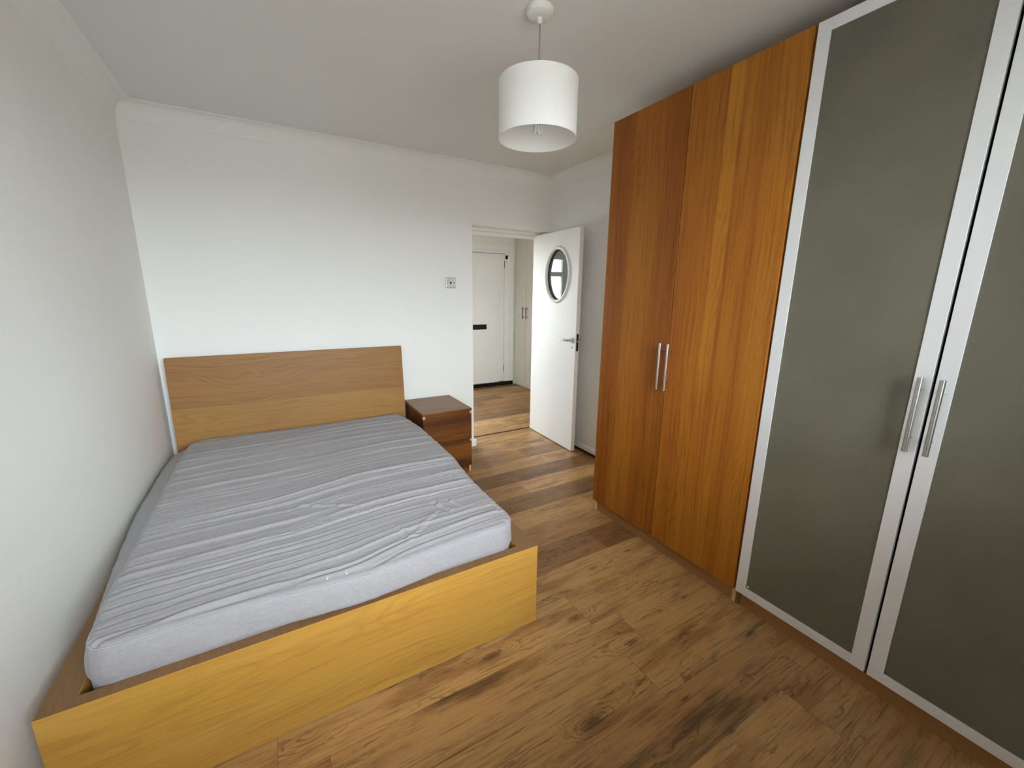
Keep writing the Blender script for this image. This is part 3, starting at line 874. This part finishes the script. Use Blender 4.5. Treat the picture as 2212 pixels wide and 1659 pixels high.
    # outward normals
    ex = np.maximum(np.abs(px) - (hx - RC), 0) * np.sign(px); ey = np.maximum(np.abs(py) - (hy - RC), 0) * np.sign(py)
    onx = np.where(np.abs(np.abs(px) - (hx - re)) < 1e-6, np.sign(px), 0) ; ony = np.where(np.abs(np.abs(py) - (hy - re)) < 1e-6, np.sign(py), 0)
    nl = np.hypot(ex, ey); cor = (np.abs(ex) > 1e-9) & (np.abs(ey) > 1e-9)
    onx = np.where(cor, ex / np.maximum(nl, 1e-9), onx); ony = np.where(cor, ey / np.maximum(nl, 1e-9), ony)
    onl = np.hypot(onx, ony); onx /= onl; ony /= onl
    base_h = Hh.ravel()[loop]
    bx_, by_ = bxo.ravel()[loop], byo.ravel()[loop]
    arc = np.cumsum(np.hypot(np.diff(px, prepend=px[0]), np.diff(py, prepend=py[0])))
    rings = []
    ring_pts = []
    for i in range(1, 6):
        t = i / 5 * math.pi / 2
        rings.append((re * math.sin(t), -re * (1 - math.cos(t)), 1 - i / 5 * .3))
    nv = 24
    depth = zt - zb - 2 * re
    for i in range(1, nv + 1):
        rings.append((re, -re - depth * i / nv, .7 * (1 - i / nv)))
    for i in range(1, 4):
        t = i / 3 * math.pi / 2
        rings.append((re * math.cos(t), -re - depth - re * math.sin(t), 0))
    cnt = nx * ny
    prev = np.array(loop)
    piping = None
    for ri, (o_, dz, k) in enumerate(rings):
        vfrac = min(1, max(0, (-dz - re) / max(depth, 1e-6)))
        low = np.clip(1 - vfrac * 1.0, 0, 1)
        # below the frame top the mattress is held by the frame
        zz_ = zt + dz
        above = np.clip((zz_ - .3815) / .006, 0, 1)
        wob = .003 * vnoise(arc * 6, np.full(P, zz_ * 14 + 5), 21) * above + .0015 * vnoise(arc * 24, np.full(P, zz_ * 30), 22) * above
        belly = .006 * math.sin(math.pi * min(1, vfrac * 1.2)) * above
        left = np.clip(-onx, 0, 1) * .088 * np.clip(vfrac * 4, 0, 1) * np.clip((py + cy_ + 2.0) / .95, 0, 1) ** .7 * above
        xx = px + cx_ + onx * (o_ + wob + belly + left) + bx_ * above
        yy = py + cy_ + ony * (o_ + wob + belly) + by_ * above
        z_ = zz_ + base_h * max(0, 1 - vfrac)
        verts.append(np.stack([xx, yy, z_], 1))
        cur = np.arange(cnt, cnt + P)
        faces.append(np.stack([np.roll(prev, 0), cur, np.roll(cur, -1), np.roll(prev, -1)], 1)[:, ::1])
        if ri == 2: piping = np.stack([xx, yy, z_], 1)
        if ri == 5: pip2 = np.stack([xx, yy, z_], 1)
        prev = cur; cnt += P
    V = np.concatenate(verts); F = np.concatenate(faces)
    me = bpy.data.meshes.new('mattress')
    fl = [tuple(f) for f in F.tolist()] + [tuple(prev[::-1].tolist())]
    me.from_pydata(V.tolist(), [], fl)
    me.materials.append(M['matt'])
    bm = bmesh.new(); bm.from_mesh(me); bmesh.ops.recalc_face_normals(bm, faces=bm.faces); bm.to_mesh(me); bm.free()
    me.polygons.foreach_set('use_smooth', [True] * len(me.polygons))
    o = bpy.data.objects.new('mattress', me); COL.objects.link(o)
    tag(o, 'bare grey double mattress with wrinkled ticking lying in the wooden bed frame', 'mattress')
    pm = plain('grey_piping', c3(158, 158, 164), .8)
    lp_ = [tuple(p) for p in piping[::3]]; lp_.append(lp_[0])
    obj('piping', MB().tube(lp_, .0026, 8, False), pm, o, smooth=True)
    # two small zip pulls by the foot edge
    for (zx, zy) in ((.795, -2.055), (.735, -2.052)):
        obj('zip_pull', MB().box(zx - .003, zx + .003, zy - .012, zy + .004, .497, .5015), M['plate'], o, bevel=.001)
    return o
build_mattress()

# ------------------------------------------------------------------ bedside chest
NX0, NX1, NY0, NY1, NZ = 1.570, 1.9686, -.524, -.045, .5414
NO = (1.77, -.28, 0)
ns = thing('bedside_chest', NO, 'small dark wood two-drawer bedside chest between the bed and the doorway', 'bedside table')
b = MB()
b.box(NX0 + .003, NX0 + .018, NY0 + .019, NY1, 0, NZ - .018); b.box(NX1 - .018, NX1 - .003, NY0 + .019, NY1, 0, NZ - .018)
b.box(NX0 + .018, NX1 - .018, NY1 - .012, NY1 - .004, .01, NZ - .018); b.box(NX0 + .018, NX1 - .018, NY0 + .03, NY1 - .012, .06, .07)
b.box(NX0 + .018, NX1 - .018, NY0 + .028, NY0 + .044, .004, .06)
obj('body', b, M['ns'], ns, NO, bevel=.0008)
obj('top', MB().box(NX0, NX1, NY0 - .002, NY1, NZ - .018, NZ), M['nstop'], ns, NO, bevel=.001)
obj('top_front_edge', MB().box(NX0, NX1, NY0 - .0035, NY0 - .0015, NZ - .0175, NZ - .0008), M['ns'], ns, NO)
for (za, zb_2) in ((.2915, .521), (.060, .2895)):
    dr = obj('drawer', MB().box(NX0 + .001, NX1 - .001, NY0, NY0 + .017, za, zb_2 - .0)
             .box(NX0 + .025, NX1 - .025, NY0 + .017, NY1 - .03, za + .015, za + .024), M['ns'], ns, NO, bevel=.0008)
    for xa, xb in ((NX0 - .0006, NX0 + .016), (NX1 - .016, NX1 + .0006)):
        nt_ = obj('grip_notch', MB().box(xa, xb, NY0 - .0008, NY0 + .016, zb_2 - .022, zb_2 - .001), M['beech'], dr, NO); nt_['label'] = 'pale unfinished notch at drawer corner'
ft = obj('side_foot_edge', MB().box(NX1 - .018, NX1 - .003, NY0 + .0175, NY0 + .0195, .0, .058), M['beech'], ns, NO); ft['label'] = 'pale edge of the foot'

# ------------------------------------------------------------------ wardrobes
ZB, ZT = .0793, 2.3731
CF = XW + .021                                # front edge of the carcass
CB = XR - .022
def carcass(root, org, y0, y1, mat):
    b = MB()
    b.box(CF, CB, y0 + .0008, y0 + .018, 0, ZT); b.box(CF, CB, y1 - .018, y1 - .0008, 0, ZT)
    b.box(CF, CB, y0 + .018, y1 - .018, ZT - .018, ZT); b.box(CF + .002, CB, y0 + .018, y1 - .018, .062, .080)
    b.box(CB - .006, CB, y0 + .018, y1 - .018, .08, ZT - .018)
    for z in (.48, 1.93): b.box(CF + .03, CB - .006, y0 + .018, y1 - .018, z, z + .018)
    obj('carcass', b, mat, root, org, bevel=.0008)
    obj('plinth', MB().box(CF + .008, CF + .024, y0 + .018, y1 - .018, 0, .062), M['plinth'], root, org)
    obj('clothes_rail', MB().tube([((CF + CB) / 2, y0 + .018, 1.86), ((CF + CB) / 2, y1 - .018, 1.86)], .0125, 12), M['plate'], root, org)
def bar(parent, org, y, x_face, z0=.946, z1=1.190, r=.0062, name='bar_handle', off=.033):
    b = MB(); xo = x_face - off
    b.tube([(xo, y, z0), (xo, y, z1)], r, 20)
    for zz in (z0 + .042, z1 - .042): b.tube([(x_face, y, zz), (xo, y, zz)], r * .55, 12)
    h_ = obj(name, b, M['steel'], parent, org, smooth='auto'); h_['label'] = 'brushed steel bar handle'
Y0 = YW; Y1 = YW - 1.0018; Y2 = Y1 - 1.0018
WO = (XR - .3, (Y0 + Y1) / 2, 0)
wd = thing('wardrobe', WO, 'tall wardrobe with two orange-brown wood doors, next to the open white door', 'wardrobe', None)
carcass(wd, WO, Y1, Y0, M['beech'])
def wood_door(ya, yb, mat, hy):
    # object coordinates measured from the door's own hinge-far edge for the grain
    org = (XW, yb, 0)
    o = obj('door', MB().box(XW, XW + .018, ya, yb, ZB, ZT), mat, None, org, bevel=.0015)
    o.parent = wd; o.location = Vector(org) - Vector(WO)
    bar(o, org, hy, XW)
    return o
wood_door(Y0 - .4985, Y0, M['doorL'], -1.946)
wood_door(Y1 + .006, Y0 - .5025, M['doorR'], -1.995)
GO = (XR - .3, (Y1 + Y2) / 2, 0)
gw = thing('wardrobe', GO, 'tall wardrobe with two frosted glass doors in silver frames, right of the wooden wardrobe', 'wardrobe', None)
carcass(gw, GO, Y2, Y1, M['inner'])
def glass_door(ya, yb, hy):
    s_ = .043; t_ = .040
    b = MB()
    b.box(XW, XW + .019, ya, ya + s_, ZB, ZT); b.box(XW, XW + .019, yb - s_, yb, ZB, ZT)
    b.box(XW + .0003, XW + .0187, ya + s_, yb - s_, ZB, ZB + t_); b.box(XW + .0003, XW + .0187, ya + s_, yb - s_, ZT - t_, ZT)
    o = obj('door', b, M['alu'], gw, GO, bevel=.0008); o['label'] = 'silver-framed frosted glass door'
    gl = obj('frosted_pane', MB().box(XW + .0045, XW + .0085, ya + s_ - .004, yb - s_ + .004, ZB + t_ - .004, ZT - t_ + .004), M['frost'], o, GO); gl['label'] = 'frosted grey-green glass pane'
    bar(o, GO, hy, XW, .948, 1.192, .0078)
    return o
g1 = glass_door(-2.9705, -2.4785, -2.952)
obj('bumper_dot', MB().tube([(XW + .0046, -2.530, .130), (XW + .0030, -2.530, .130)], .005, 14), M['plastic'], g1, GO)
glass_door(-3.4735, -2.9795, -3.002)
